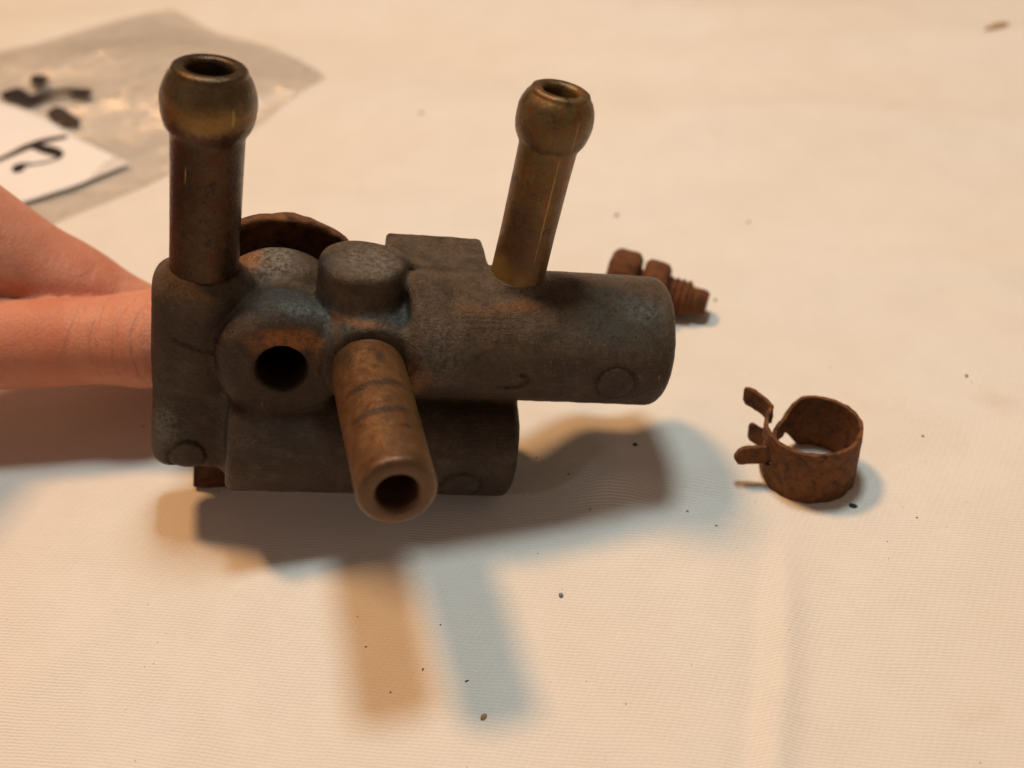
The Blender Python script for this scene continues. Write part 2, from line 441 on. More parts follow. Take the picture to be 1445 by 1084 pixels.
def smin(a, b, k):
    h = np.maximum(k - np.abs(a - b), 0) / k
    return np.minimum(a, b) - h * h * k * 0.25


def smax(a, b, k): return -smin(-a, -b, k)


def cone(p, a, b, ra, rb):
    a = np.array(a, float); b = np.array(b, float); d = b - a
    t = np.clip(sum((p[i] - a[i]) * d[i] for i in range(3)) / d.dot(d), 0, 1)
    return np.sqrt(sum((p[i] - a[i] - t * d[i]) ** 2 for i in range(3))) - (ra + (rb - ra) * t)


def surface_nets(fn, lo, hi, h):
    ax = [np.arange(lo[i], hi[i] + h, h, dtype=np.float32) for i in range(3)]
    P = np.meshgrid(*ax, indexing='ij', sparse=True)
    V = fn(P).astype(np.float32)
    V = np.broadcast_to(V, tuple(len(a) for a in ax))
    ins = V < 0
    cnt = np.zeros(tuple(len(a) - 1 for a in ax), np.int8)
    for i in (0, 1):
        for j in (0, 1):
            for k in (0, 1):
                cnt += ins[i:i + cnt.shape[0], j:j + cnt.shape[1], k:k + cnt.shape[2]]
    act = (cnt > 0) & (cnt < 8)
    c = np.argwhere(act)
    idm = np.full(cnt.shape, -1, np.int64); idm[act] = np.arange(len(c))
    acc = np.zeros((len(c), 3)); n = np.zeros(len(c))
    cor = [(i, j, k) for i in (0, 1) for j in (0, 1) for k in (0, 1)]
    cv = {q: V[c[:, 0] + q[0], c[:, 1] + q[1], c[:, 2] + q[2]].astype(float) for q in cor}
    for q in cor:
        for a in range(3):
            if q[a] == 1: continue
            r = list(q); r[a] = 1; r = tuple(r)
            va, vb = cv[q], cv[r]
            k = (va < 0) != (vb < 0)
            t = np.where(k, va / np.where(k, va - vb, 1), 0)
            pt = np.tile(np.array(q, float), (len(c), 1)); pt[:, a] = t
            acc[k] += pt[k]; n[k] += 1
    verts = (c + acc / n[:, None]) * h + np.array([a[0] for a in ax])
    faces = []
    for a in range(3):
        b1, b2 = (a + 1) % 3, (a + 2) % 3
        sl0 = [slice(None)] * 3; sl1 = [slice(None)] * 3
        sl0[a] = slice(0, -1); sl1[a] = slice(1, None)
        A, B = ins[tuple(sl0)], ins[tuple(sl1)]
        e = np.argwhere(A != B)
        e = e[(e[:, b1] > 0) & (e[:, b2] > 0) & (e[:, b1] < V.shape[b1] - 1) & (e[:, b2] < V.shape[b2] - 1)]
        def at(d1, d2):
            q = e.copy(); q[:, b1] += d1; q[:, b2] += d2
            return idm[q[:, 0], q[:, 1], q[:, 2]]
        quad = np.stack([at(-1, -1), at(0, -1), at(0, 0), at(-1, 0)], 1)
        flip = ~A[e[:, 0], e[:, 1], e[:, 2]]
        quad[flip] = quad[flip][:, ::-1]
        faces.append(quad)
    return verts, np.concatenate(faces)


def relax(v, f, n, lam=0.5):
    """a little laplacian smoothing, to take the grid out of the surface"""
    e = np.concatenate([f[:, [0, 1]], f[:, [1, 2]], f[:, [2, 3]], f[:, [3, 0]]])
    e = np.concatenate([e, e[:, ::-1]])
    deg = np.bincount(e[:, 0], minlength=len(v))[:, None]
    for _ in range(n):
        s = np.stack([np.bincount(e[:, 0], weights=v[e[:, 1], i], minlength=len(v)) for i in range(3)], 1)
        v = v + lam * (s / np.maximum(deg, 1) - v)
    return v


def vnormals(v, f):
    n = np.cross(v[f[:, 2]] - v[f[:, 0]], v[f[:, 3]] - v[f[:, 1]])
    out = np.zeros_like(v)
    for k in range(4):
        for i in range(3): out[:, i] += np.bincount(f[:, k], weights=n[:, i], minlength=len(v))
    return out / np.maximum(np.linalg.norm(out, axis=1, keepdims=True), 1e-12)


# ------------------------------------------------------------------ the valve
OV = np.array([-37.08, 10.0, 30.65])
RV = Matrix(((0.966795, -0.163516, 0.196393), (0.138205, 0.980966, 0.136401), (-0.214959, -0.104730, 0.970991)))
RVn = np.array(RV)
valve = empty('vacuum_valve', OV, RV)
tag(valve, 'weathered grey cast metal valve with three tube nipples held up by the fingers', 'valve')


def prims(p):
    d = {}
    d['mounting_plate'] = smin(rbox(p, (-17.8, 3.4, -22.3), (-5.0, 13.8, 9.2), 2.6), rcyl(p, 2, (-11.0, 8.2), 6.7, -8, 9.2, 1.6), 1.2)
    d['mounting_boss'] = smin(smin(rcyl(p, 1, (0.0, 0.0), 9.2, -1.5, 6.5, 2.6), rcyl(p, 1, (-0.4, 0.0), 9.9, 9.5, 17.4, 2.2), 1.5), rcyl(p, 1, (0, 0), 8.2, 2, 16, 1.0), 1.2)
    lo = rcyl(p, 0, (4.0, -14.4), 9.0, -7.0, 35.2, 1.3)
    core = rbox(p, (-9, 4.5, -20.5), (33, 12.5, 6.5), 1.5)
    d['lower_chamber'] = lo
    d['core'] = core
    d['upper_chamber'] = rcyl(p, 0, (4.3, 4.0), 9.6, 17.0, 55.4, 1.9)
    d['locating_stud'] = rcyl(p, 2, (10.2, 4.8), 5.9, -2, 14.9, 1.3)
    d['nipple_collar'] = rcyl(p, 1, (12.0, 1.8), 6.9, -3.2, 8, 1.0)
    d['top_pad'] = rbox(p, (14.4, 5.4, 6), (28.6, 15.3, 13.85), 0.7)
    return d


def body_sdf(p):
    d = prims(p)
    a = smin(d['core'], d['lower_chamber'], 1.2)
    a = smin(a, d['mounting_plate'], 2.2)
    a = smin(a, d['mounting_boss'], 0.7)
    b = smin(d['upper_chamber'], d['top_pad'], 0.5)
    b = smin(b, d['locating_stud'], 2.6)
    b = smin(b, d['nipple_collar'], 2.4)
    a = smin(a, b, 1.6)
    x, y, z = p
    a = smax(a, -rcyl(p, 1, (0.0, 0.0), 3.5, -3, 15, 0.3), 0.9)                     # the bolt hole
    a = smin(a, rcyl(p, 2, (-11.0, 8.0), 4.95, 4.0, 10.1, 0.3), 1.8)                # fillets round the nipple roots
    a = smin(a, rcyl(p, 2, (32.35, 4.6), 3.95, 6.0, 14.0, 0.3), 1.2)
    front = 1 / (1 + np.exp((y - 2.5) / 0.5))
    def disc(cx, cz, r, hgt):
        rho = np.hypot(x - cx, z - cz)
        return -0.45 * hgt / (1 + np.exp((rho - r) / 0.10)) + 0.9 * hgt * np.exp(-((rho - r - 0.2) / 0.24) ** 2)
    mark = disc(46.9, 2.2, 2.8, 0.42) + disc(27.2, -17.6, 2.8, 0.40)
    left = 1 / (1 + np.exp((y - 7.0) / 0.5))
    a = a + front * mark + left * disc(-12.6, -19.2, 2.6, 0.48)
    # cast-in curl, dash and slanted mark
    def stroke(pts, w, depth, gate):
        best = np.float32(99)
        for (ax, az), (bx, bz) in zip(pts[:-1], pts[1:]):
            dx, dz = bx - ax, bz - az
            t = np.clip(((x - ax) * dx + (z - az) * dz) / (dx * dx + dz * dz), 0, 1)
            best = np.minimum(best, np.hypot(x - ax - t * dx, z - az - t * dz))
        return depth * np.exp(-(best / w) ** 2) * gate
    a = a + stroke([(30.0, 0.6), (31.6, 0.4), (33.3, 0.9), (34.1, 2.0), (33.8, 2.9), (32.8, 3.2)], 0.32, 0.60, front)
    a = a + stroke([(8.6, -18.2), (10.4, -18.2)], 0.18, 0.3, front)
    a = a + stroke([(-14.8, 1.6), (-9.0, 0.2), (-8.6, -0.9)], 0.30, 0.28, left) + stroke([(-12.2, 1.2), (-10.2, 2.4), (-8.0, 2.6)], 0.30, 0.22, left)
    # parting line along the top
    seam = np.exp(-((y - 5.25) / 0.2) ** 2) / (1 + np.exp(-(z - 11) / 0.3)) / (1 + np.exp(-(x - 14.2) / 0.3)) / (1 + np.exp((x - 29.5) / 0.3))
    a = a + 0.35 * seam
    return a


v, f = surface_nets(body_sdf, (-19.5, -7, -25), (57, 20, 17), 0.27)
v = relax(v, f, 1, 0.4)
# hand-cast unevenness
nz = np.zeros(len(v))
for fr, am in ((0.35, 0.05), (0.5, 0.04), (0.8, 0.03), (1.3, 0.025), (1.9, 0.02), (2.6, 0.012)):
    for _ in range(3):
        d_ = rng.normal(size=3); d_ /= np.linalg.norm(d_)
        nz += 0.28 * am * np.sin((v @ d_) * fr * 2 + rng.uniform(0, 6.28) + 1.5 * np.sin((v @ d_[::-1]) * fr * 1.3))
vn = vnormals(v, f)
v = v + vn * nz[:, None]
vn = vnormals(v, f)
fc = v[f].mean(1)
pd = prims([fc[:, 0], fc[:, 1], fc[:, 2]])
names = list(pd)
which = np.argmin(np.stack([pd[k] for k in names]), 0)
which[which == names.index('core')] = names.index('lower_chamber')
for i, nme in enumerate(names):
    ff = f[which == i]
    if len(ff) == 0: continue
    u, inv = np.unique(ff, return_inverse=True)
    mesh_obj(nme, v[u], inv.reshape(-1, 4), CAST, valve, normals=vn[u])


def lathe(name, prof, mat, parent, seg=72, wob=0.0, close=False):
    vs, fs = [], []
    for i, (r, z) in enumerate(prof):
        for s in range(seg):
            a = 2 * math.pi * s / seg
            q = Vector((math.cos(a) * r, math.sin(a) * r, z))
            if wob: q += Vector((q.x, q.y, 0)).normalized() * wob * mnoise.noise(q * 0.6) if r > 0.01 else Vector()
            vs.append(q)
    for i in range(len(prof) - 1):
        for s in range(seg):
            t = (s + 1) % seg
            fs.append((i * seg + s, i * seg + t, (i + 1) * seg + t, (i + 1) * seg + s))
    return mesh_obj(name, vs, fs, mat, parent)


def arc(cx, cz, r, a0, a1, n):
    return [(cx + r * math.cos(math.radians(a0 + (a1 - a0) * i / n)), cz + r * math.sin(math.radians(a0 + (a1 - a0) * i / n))) for i in range(n + 1)]


def seal(prof):
    out = []
    for i, q in enumerate(prof):
        out.append(q)
    return out


# left nipple
pl = [(4.75, -1.5), (4.75, 0), (4.72, 6), (4.78, 14), (4.86, 20.4), (4.94, 21.0), (5.2, 21.45), (5.62, 22.1), (5.92, 22.9), (6.12, 23.9), (6.22, 25.0), (6.2, 26.0), (6.02, 27.0), (5.7, 27.9),
      (5.3, 28.7), (5.05, 29.1), (4.93, 29.3), (4.88, 29.55), (4.72, 29.85), (4.4, 30.05), (3.9, 30.1), (3.4, 30.0), (3.1, 29.75), (2.98, 29.3), (2.95, 28), (2.95, 14), (0.0, 14)]
o = lathe('left_nipple', pl, BRASS_L, valve, wob=0.07); o.name = 'nipple'
o.location = Vector((-11.0, 8.0, 9.0)) * S
o['label'] = 'dark brown tarnished nipple standing on the mounting plate'
# right nipple
pr = [(3.85, -2.5), (3.85, 0), (3.82, 8), (3.9, 16), (4.0, 20.0), (4.07, 20.6), (4.35, 21.05), (4.72, 21.7), (4.98, 22.5), (5.14, 23.4), (5.2, 24.4), (5.14, 25.4), (4.92, 26.3), (4.55, 27.1), (4.2, 27.6),
      (4.08, 27.75), (4.04, 27.95), (3.9, 28.2), (3.6, 28.35), (3.1, 28.38), (2.7, 28.25), (2.45, 28.0), (2.33, 27.5), (2.3, 26), (2.3, 12), (0.0, 12)]
o = lathe('right_nipple', pr, BRASS_R, valve, wob=0.07); o.name = 'nipple'
o.location = Vector((32.3, 4.6, 13.2)) * S
o.rotation_euler = (0, math.radians(3.0), 0)
o['label'] = 'olive brown brass nipple standing on the upper chamber'
# front nipple
pf = [(5.15, -1.5), (5.15, 0), (5.18, 10), (5.1, 20), (5.08, 26.6)] + arc(4.08, 27.25, 1.0, 0, 82, 8) + [(3.6, 28.32), (3.1, 28.25), (2.75, 28.0), (2.55, 27.5), (2.48, 26.5), (2.45, 12), (0.0, 12)]
o = lathe('front_nipple', pf, BRASS_F, valve, wob=0.06); o.name = 'nipple'
o.location = Vector((11.6, -2.2, 1.6)) * S
o.rotation_euler = (math.radians(90), 0, math.radians(3.8))
o['label'] = 'copper coloured nipple pointing forward with dark bands'

# rusty dished washer behind the boss
pw = [(0.0, 19.6), (3, 19.6), (8, 19.5), (11.6, 19.2), (12.6, 18.4), (12.9, 17.2), (13.1, 16.9), (13.9, 16.9), (14.15, 17.3), (14.0, 18.6), (13.0, 20.2), (11.5, 20.8), (8, 21.0), (0.0, 21.0)]
o = lathe('washer', pw, RUST_WASHER, valve, wob=0.5)
o.rotation_euler = (math.radians(-90), 0, 0)
o['label'] = 'rusty dished washer behind the bolt hole boss'

# short rusty foot under the mounting plate, standing on the cloth
RI = RVn.T
def to_local(w): return RI @ (np.array(w) - OV)
ft = to_local((-55.0, 18.6, -0.2))
vs = []
for (zz, k) in ((ft[2], 0.92), (ft[2] + 0.4, 1.0), (-22.6, 1.0), (-21.0, 1.0)):
    for (a, b) in ((-2.7, -2.2), (2.9, -2.4), (3.0, 2.2), (-2.5, 2.4)):
        vs.append((ft[0] + 0.3 + a * k + 0.15 * mnoise.noise(Vector((a, b, zz))), ft[1] + b * k, zz))
fs = [(3, 2, 1, 0), (12, 13, 14, 15)] + [(4 * i + j, 4 * i + (j + 1) % 4, 4 * i + 4 + (j + 1) % 4, 4 * i + 4 + j) for i in range(3) for j in range(4)]
o = mesh_obj('foot', vs, fs, RUST_DARK, valve, smooth=False)
o['label'] = 'small rusty foot under the mounting plate'


# ------------------------------------------------------------------ the hand
def bone_chain(p, pts, rad, k=3.0):
    d = None
    for i in range(len(pts) - 1):
        c = cone(p, pts[i], pts[i + 1], rad[i], rad[i + 1])
        d = c if d is None else smin(d, c, k)
    return d


THUMB = [(-51.5, 35.4, 20.4), (-64.0, 33.2, 17.4), (-101.0, 32.0, 19.0), (-124, 10, 37), (-148, -20, 60)]
INDEX = [(-61.5, 43.6, 7.6), (-79.5, 44.0, 19.0), (-100.0, 44.0, 39.6), (-128, 12, 74)]
MIDDLE = [(-137.6, 12.0, 17.4), (-130.4, 26.7, 23.8), (-132.3, 36.7, 47.1), (-143.8, 15.7, 82.6)]
RING = [(-156.6, 19.0, 17.6), (-149.3, 32.7, 25.1), (-150.4, 42.6, 46.4), (-161.0, 23.3, 78.7)]
PINKY = [(-173.6, 28.1, 19.5), (-168.2, 39.9, 27.3), (-168.5, 47.3, 43.7), (-176.3, 31.7, 71.6)]
WRIST = (-186.8, -63.6, 84.4)


def hand_sdf(p):
    th = bone_chain(p, THUMB, (6.2, 6.9, 8.0, 9.6, 13.5), 4)
    ix = bone_chain(p, INDEX, (6.4, 7.9, 10.2, 11.6), 4)
    mi = bone_chain(p, MIDDLE, (6.8, 7.4, 8.8, 11.2), 4)
    ri = bone_chain(p, RING, (6.5, 7.1, 8.4, 10.6), 4)
    pk = bone_chain(p, PINKY, (5.6, 6.2, 7.2, 9.6), 4)
    palm = cone(p, INDEX[3], WRIST, 11.5, 17)
    for q, r in ((MIDDLE[3], 12.5), (RING[3], 12), (PINKY[3], 10.5)):
        palm = smin(palm, cone(p, q, WRIST, r, 17), 9)
    palm = smin(palm, cone(p, THUMB[4], WRIST, 14, 17), 10)
    palm = smin(palm, cone(p, WRIST, (-241.7, -154, 109), 20, 27), 14)
    palm = smin(palm, cone(p, THUMB[3], (-153, -16, 77), 9.0, 12), 10)          # web between thumb and index
    d = smin(palm, th, 5)
    for q in (mi, ri, pk): d = smin(d, q, 2.2)
    crease = np.exp(-((d - ix) / 1.3) ** 2)
    d = np.minimum(d, ix) + 0.7 * crease
    # flesh stops at the metal it presses on
    wx, wy, wz = (p[i] - OV[i] for i in range(3))
    lp = [RI[i][0] * wx + RI[i][1] * wy + RI[i][2] * wz for i in range(3)]
    solid = np.minimum(rbox(lp, (-17.9, 2.9, -22.4), (-5.0, 13.9, 9.3), 2.6), rcyl(lp, 1, (0, 0), 14.5, 16.6, 21.4, 0.5))
    return smax(d, -solid + 0.15, 1.0)


hv, hf = surface_nets(hand_sdf, (-225, -140, 1), (-44, 64, 124), 0.8)
hv = relax(hv, hf, 4, 0.5)
hand = empty('hand', (-184, -68, 50))
tag(hand, 'bare hand reaching in and pinching the valve between thumb and finger', 'hand')
sk = mesh_obj('skin', hv - np.array([-184, -68, 50]), hf, SKIN, hand)


def nail(tip, prev, r, up):
    t = Vector(tip); d = (t - Vector(prev)).normalized()
    upv = Vector(up); upv = (upv - d * upv.dot(d)).normalized(); s = d.cross(upv)
    vs, fs = [], []
    for i in range(9):
        u = -1 + 2 * i / 8
        for j in range(13):
            w = -1 + 2 * j / 12
            ang = w * 0.85
            rr = r * 1.0 + 0.05 + 0.25 * (1 - u * u)
            q = t + d * (u * r * 0.72 * (1 - 0.12 * w * w) + r * 0.15) + (upv * math.cos(ang) + s * math.sin(ang)) * rr
            vs.append(q - Vector((-184, -68, 50)))
    for i in range(8):
        for j in range(12):
            a = i * 13 + j; fs.append((a, a + 1, a + 14, a + 13))
    o = mesh_obj('fingernail', vs, fs, NAIL, hand)
    sm = o.modifiers.new('solid', 'SOLIDIFY'); sm.thickness = 0.0005; sm.offset = 0
    return o


nail(MIDDLE[0], MIDDLE[1], 6.8, (0.2, -0.4, -1))
nail(RING[0], RING[1], 6.5, (0.2, -0.4, -1))
nail(PINKY[0], PINKY[1], 5.6, (0.2, -0.4, -1))
nail(INDEX[0], INDEX[1], 6.6, (-0.3, 1, -0.4))


# ------------------------------------------------------------------ the spring hose clamp
CC = np.array([40.1, 15.9, 0.1])
clamp = empty('hose_clamp', CC)
tag(clamp, 'rusty spring hose clamp ring with three bent tabs lying on the cloth', 'hose clamp')
CH = 10.0; CR = 7.0; CT = 0.62


def strip(name, path, parent, mat=RUST, rows=7, thick=CT):
    """a bent sheet: path = list of (x, y, zlo, zhi) along its middle line; solid, slightly pitted edges"""
    P = np.array([(q[0], q[1]) for q in path], float)
    T = np.gradient(P, axis=0); T /= np.linalg.norm(T, axis=1, keepdims=True)
    N = np.stack([T[:, 1], -T[:, 0]], 1)
    n = len(path); vs = []; fs = []
    for side in (0.5, -0.5):
        for i in range(n):
            for j in range(rows):
                z = path[i][2] + (path[i][3] - path[i][2]) * j / (rows - 1)
                q = Vector((*(P[i] + N[i] * thick * side), z))
                e = 0.16 * mnoise.noise(q * 0.9 + Vector((3, 1, side)))
                ez = (0.14 * mnoise.noise(q * 1.6)) * (1 if j in (0, rows - 1) else 0)
                vs.append((q.x + N[i][0] * e, q.y + N[i][1] * e, q.z + ez))
    A = lambda s, i, j: s * n * rows + i * rows + j
    for i in range(n - 1):
        for j in range(rows - 1):
            fs.append((A(0, i, j), A(0, i + 1, j), A(0, i + 1, j + 1), A(0, i, j + 1)))
            fs.append((A(1, i, j), A(1, i, j + 1), A(1, i + 1, j + 1), A(1, i + 1, j)))
        fs.append((A(0, i, 0), A(1, i, 0), A(1, i + 1, 0), A(0, i + 1, 0)))
        fs.append((A(0, i, rows - 1), A(0, i + 1, rows - 1), A(1, i + 1, rows - 1), A(1, i, rows - 1)))
    for j in range(rows - 1):
        fs.append((A(0, 0, j), A(0, 0, j + 1), A(1, 0, j + 1), A(1, 0, j)))
        fs.append((A(0, n - 1, j), A(1, n - 1, j), A(1, n - 1, j + 1), A(0, n - 1, j + 1)))
    o = mesh_obj(name, vs, fs, mat, parent)
    md = o.modifiers.new('edge', 'EDGE_SPLIT'); md.split_angle = math.radians(50)
    return o


def pol(a, r): return (r * math.cos(math.radians(a)), 0.93 * r * math.sin(math.radians(a)))


def sst(t): t = min(max(t, 0), 1); return t * t * (3 - 2 * t)


# full band: from the back (95 deg) the short way round the right and the front to 212 deg
band = []
for i in range(71):
    a = 92 - (92 + 150) * i / 70                     # 92 .. -150 (= 210)
    band.append((*pol(a, CR), 0, CH))
strip('band', band, clamp)
# tongue: narrows at the back, runs inside between the two legs and bends out as the middle tab
tg = []
for i in range(40):
    a = 91.5 + (198 - 91.5) * i / 39
    k = sst((a - 90) / 34)
    r = CR - 1.2 * sst((a - 105) / 30)
    tg.append((*pol(a, r), 4.1 * k, CH - 2.5 * k))
tongue = strip('tongue', tg, clamp)


def tab(name, base_a, base_r, direction, length, zlo, zhi, bend=1.3, rnd=False, rise=0.0, parent=None):
    b = np.array(pol(base_a, base_r)); tang = np.array((-math.sin(math.radians(base_a)), math.cos(math.radians(base_a))))
    d = np.array(direction, float); d /= np.linalg.norm(d)
    if tang.dot(d) < 0: tang = -tang
    pth = []
    for i in range(15):
        s = i / 14
        q = b + tang * bend * s * (1 - s) * 2 * 0.6 + d * length * s ** 1.25
        e = 0.0
        if s > 0.8: e = (zhi - zlo) * 0.5 * (1 - math.sqrt(max(0.0, 1 - ((s - 0.8) / 0.2) ** 2))) * (0.85 if rnd else 0.35)
        pth.append((q[0], q[1], zlo + e + rise * s, zhi - e + rise * s))
    return strip(name, pth, parent or clamp, rows=5)


tab('tab', 198, CR - 1.2, (-1.0, -0.05), 6.6, 4.1, 7.5, 0.5, True, parent=tongue)
# two legs of the slotted end, top and bottom, with their tabs
for zl, zh, tl in ((7.8, CH + 0.3, 5.0), (1.2, 3.9, 3.6)):
    leg = []
    for i in range(22):
        a = 210 - (210 - 143) * i / 21
        k = sst((210 - a) / 14)
        l0 = CH * 0.5 if zl > 3 else 0.0; h0 = CH if zl > 3 else CH * 0.5
        leg.append((*pol(a, CR + 0.25 * k), l0 + (zl - l0) * k, h0 + (zh - h0) * k))
    leg_o = strip('leg', leg, clamp)
    tab('tab', 143, CR + 0.25, (-0.74, 0.58), tl, zl - 0.9, zh, 1.2, rise=1.9 if zl > 3 else 1.3, parent=leg_o)

# ------------------------------------------------------------------ the bolt
bolt = empty('bolt', (19.5, 58, 0))
tag(bolt, 'short rusty threaded bolt lying on the cloth behind the upper chamber', 'bolt')
b0 = Vector((11.2, 61.0, 6.0)); b1 = Vector((28.9, 55.9, 3.1))
bx = (b1 - b0).normalized(); bz = Vector((0, 0, 1)); bz = (bz - bx * bz.dot(bx)).normalized(); by = bz.cross(bx)
BL = (b1 - b0).length


def polar(name, zs, rf, mat, seg=60):
    vs, fs = [], []
    for z in zs:
        for s in range(seg):
            a = 2 * math.pi * s / seg
            r = rf(a, z)
            q = b0 + bx * z + (by * math.cos(a) + bz * math.sin(a)) * r
            q += (by * math.cos(a) + bz * math.sin(a)) * 0.16 * mnoise.noise(q * 0.8)
            vs.append(q - Vector((19.5, 58, 0)))
    n = len(zs)
    for i in range(n - 1):
        for s in range(seg):
            t = (s + 1) % seg
            fs.append((i * seg + s, i * seg + t, (i + 1) * seg + t, (i + 1) * seg + s))
    fs.append(tuple(range(seg))[::-1]); fs.append(tuple((n - 1) * seg + s for s in range(seg)))
    o = mesh_obj(name, vs, fs, mat, bolt)
    md = o.modifiers.new('edge', 'EDGE_SPLIT'); md.split_angle = math.radians(40)
    return o


def hexr(a, af, rot): return af / math.cos((a + rot) % (math.pi / 3) - math.pi / 6)


def ease(z, lo, hi, c): return max(0.0, 1 - min(z - lo, hi - z) / c)


polar('head', [0, 0.3, 0.8, 1.5, 3, 4.2, 4.9, 5.3, 5.6], lambda a, z: min(hexr(a, 5.3, 0.3), 5.85) - 1.1 * ease(z, 0, 5.6, 1.2) ** 1.6, RUST_BOLT)
polar('nut', [6.3, 6.6, 7.1, 8, 9.5, 10.4, 10.8, 11.0], lambda a, z: min(hexr(a, 5.1, 0.75), 5.6) - 1.0 * ease(z, 6.3, 11.0, 1.0) ** 1.6, RUST_BOLT)
zs = np.arange(5.3, BL - 3.0, 0.16)
polar('shank', zs, lambda a, z: 2.85 + 0.5 * abs(((z / 1.15 + a / (2 * math.pi)) % 1) * 2 - 1) - 0.9 * max(0, (z - (BL - 4.0)) / 1.2) ** 1.5 * 0.5, RUST_BOLT)
polar('dog_point', [BL - 3.1, BL - 2.6, BL - 1, BL - 0.4, BL], lambda a, z: 2.35 - 0.5 * max(0, (z - BL + 0.7) / 0.7) ** 1.5, RUST_BOLT)

# ------------------------------------------------------------------ plastic bag, paper slip and the writing on them
bag = empty('plastic_bag', (-110, 170, 0))
tag(bag, 'clear wrinkled plastic bag lying flat with black handwriting on it', 'plastic bag')
BA, BB, BC, BD = np.array((-189., 153.)), np.array((-95.7, 195.)), np.array((-47.5, 150.6)), np.array((-120., 73.))


def bag_h(x, y, top):
    w = 1.0 * np.sin(x / 9.0 + y / 15.0 + 1.2 * np.sin(y / 21)) + 0.7 * np.sin(x / 17 - y / 8.5 + 1) + 0.5 * np.sin(y / 5.2 + np.sin(x / 11) * 1.6) + 0.35 * np.sin(x / 3.9 + y / 6.0 + 2 * np.sin(y / 13)) * np.sin(x / 23 + 0.7)
    c1 = 1 - abs(mnoise.noise(Vector((float(x) / 21, float(y) / 15, 0.3)))) * 2
    c2 = 1 - abs(mnoise.noise(Vector((float(x) / 10 + 5, float(y) / 8, 2.3)))) * 2
    flat = sst((math.hypot(float(x) + 122, float(y) - 122) - 22) / 22)      # pressed down under the paper slip
    return (0.55 * w + 1.3 * c1 * abs(c1) + 0.6 * c2) * flat - 2.2 * (1 - flat)


def sheet(top, name):
    n, m = 130, 130
    fs, qs, es = [], [], []
    for i in range(n + 1):
        for j in range(m + 1):
            u, t = i / n, j / m
            cu, ct = 2 * u - 1, 2 * t - 1
            u2, t2 = 0.5 + 0.5 * cu * math.sqrt(1 - 0.07 * ct ** 6), 0.5 + 0.5 * ct * math.sqrt(1 - 0.07 * cu ** 6)
            q = (BA * (1 - u2) + BB * u2) * (1 - t2) + (BD * (1 - u2) + BC * u2) * t2
            q = q + np.array((1.6 * math.sin(t * 7 + u * 3), 1.4 * math.sin(u * 8 + 1))) * (1 if min(u, t, 1 - u, 1 - t) < 0.15 else 0.6)
            qs.append(q); es.append(sst(min(min(u, 1 - u), min(t, 1 - t)) * 7))
    qs = np.array(qs); base = cloth_h(qs[:, 0], qs[:, 1]); es = np.array(es)
    if top:
        w = np.array([float(bag_h(a, b, True)) for a, b in qs])
        z = np.maximum(base + 0.6 + es * (1.7 + 0.5 * w), base + 0.55)
    else:
        z = base + 0.35 + es * 0.15
    vs = np.stack([qs[:, 0] + 110, qs[:, 1] - 170, z], 1)
    for i in range(n):
        for j in range(m):
            a = i * (m + 1) + j; fs.append((a, a + m + 1, a + m + 2, a + 1))
    return mesh_obj(name, vs, fs, FILM, bag)


sheet(False, 'back_film'); sheet(True, 'front_film')

slip = empty('paper_slip', (-120, 135, 0))
tag(slip, 'white paper slip with black handwriting lying on the plastic bag', 'paper slip')


def slip_z(x, y): return float(cloth_h(x, y)) + 1.38 + 0.08 * math.sin((x + y) / 21)


def slip_outline():
    top = [(-168.7, 152.8), (-148.8, 151.2), (-126.6, 143.6), (-114.3, 136.9), (-101.0, 126.3), (-94.3, 120.2), (-90.3, 116.9)]
    bot = [(-161.9, 106.4), (-143.9, 100.1), (-125.7, 96.4), (-109.1, 101.5), (-99.6, 107.9), (-93.8, 113.2), (-90.1, 116.5)]
    return top, bot


top, bot = slip_outline()
def resample(pts, n):
    P = np.array(pts, float); L = np.r_[0, np.cumsum(np.linalg.norm(np.diff(P, axis=0), axis=1))]
    t = np.linspace(0, L[-1], n)
    return np.stack([np.interp(t, L, P[:, i]) for i in range(2)], 1)
a_, b_ = resample(top, 40), resample(bot, 40)
vs, fs = [], []
for i in range(40):
    for j in range(16):
        q = a_[i] * (1 - j / 15) + b_[i] * (j / 15)
        vs.append((q[0] + 120, q[1] - 135, slip_z(*q)))
for i in range(39):
    for j in range(15):
        k = i * 16 + j; fs.append((k, k + 1, k + 17, k + 16))
o = mesh_obj('paper', vs, fs, PAPER, slip)
sm = o.modifiers.new('solid', 'SOLIDIFY'); sm.thickness = 0.0001; sm.offset = -1


def ink(name, pts, widths, zf, parent, off):
    P = resample(pts, 36); w = np.interp(np.linspace(0, 1, 36), np.linspace(0, 1, len(widths)), widths)
    T = np.gradient(P, axis=0); T /= np.maximum(np.linalg.norm(T, axis=1, keepdims=True), 1e-9)
    N = np.stack([-T[:, 1], T[:, 0]], 1)
    vs, fs = [], []
    for i in range(36):
        for s in (-1, 0, 1):
            q = P[i] + N[i] * w[i] * s * (0.5 if i not in (0, 35) else 0.25)
            vs.append((q[0] + off[0], q[1] + off[1], zf(*q)))
    for i in range(35):
        for s in range(2):
            k = 3 * i + s; fs.append((k, k + 3, k + 4, k + 1))
    return mesh_obj(name, vs, fs, INK, parent)


def gpt(px, py, z):
    """a photograph reading turned into a place on the table (mm)"""
    a, b = (px - 722.5) / 1800, -(py - 542) / 1800
    d = cam.rotation_euler.to_matrix() @ Vector((a, b, -1.0)); t = (z - 143.6) / d[2]
    return (d[0] * t, -126 + d[1] * t)


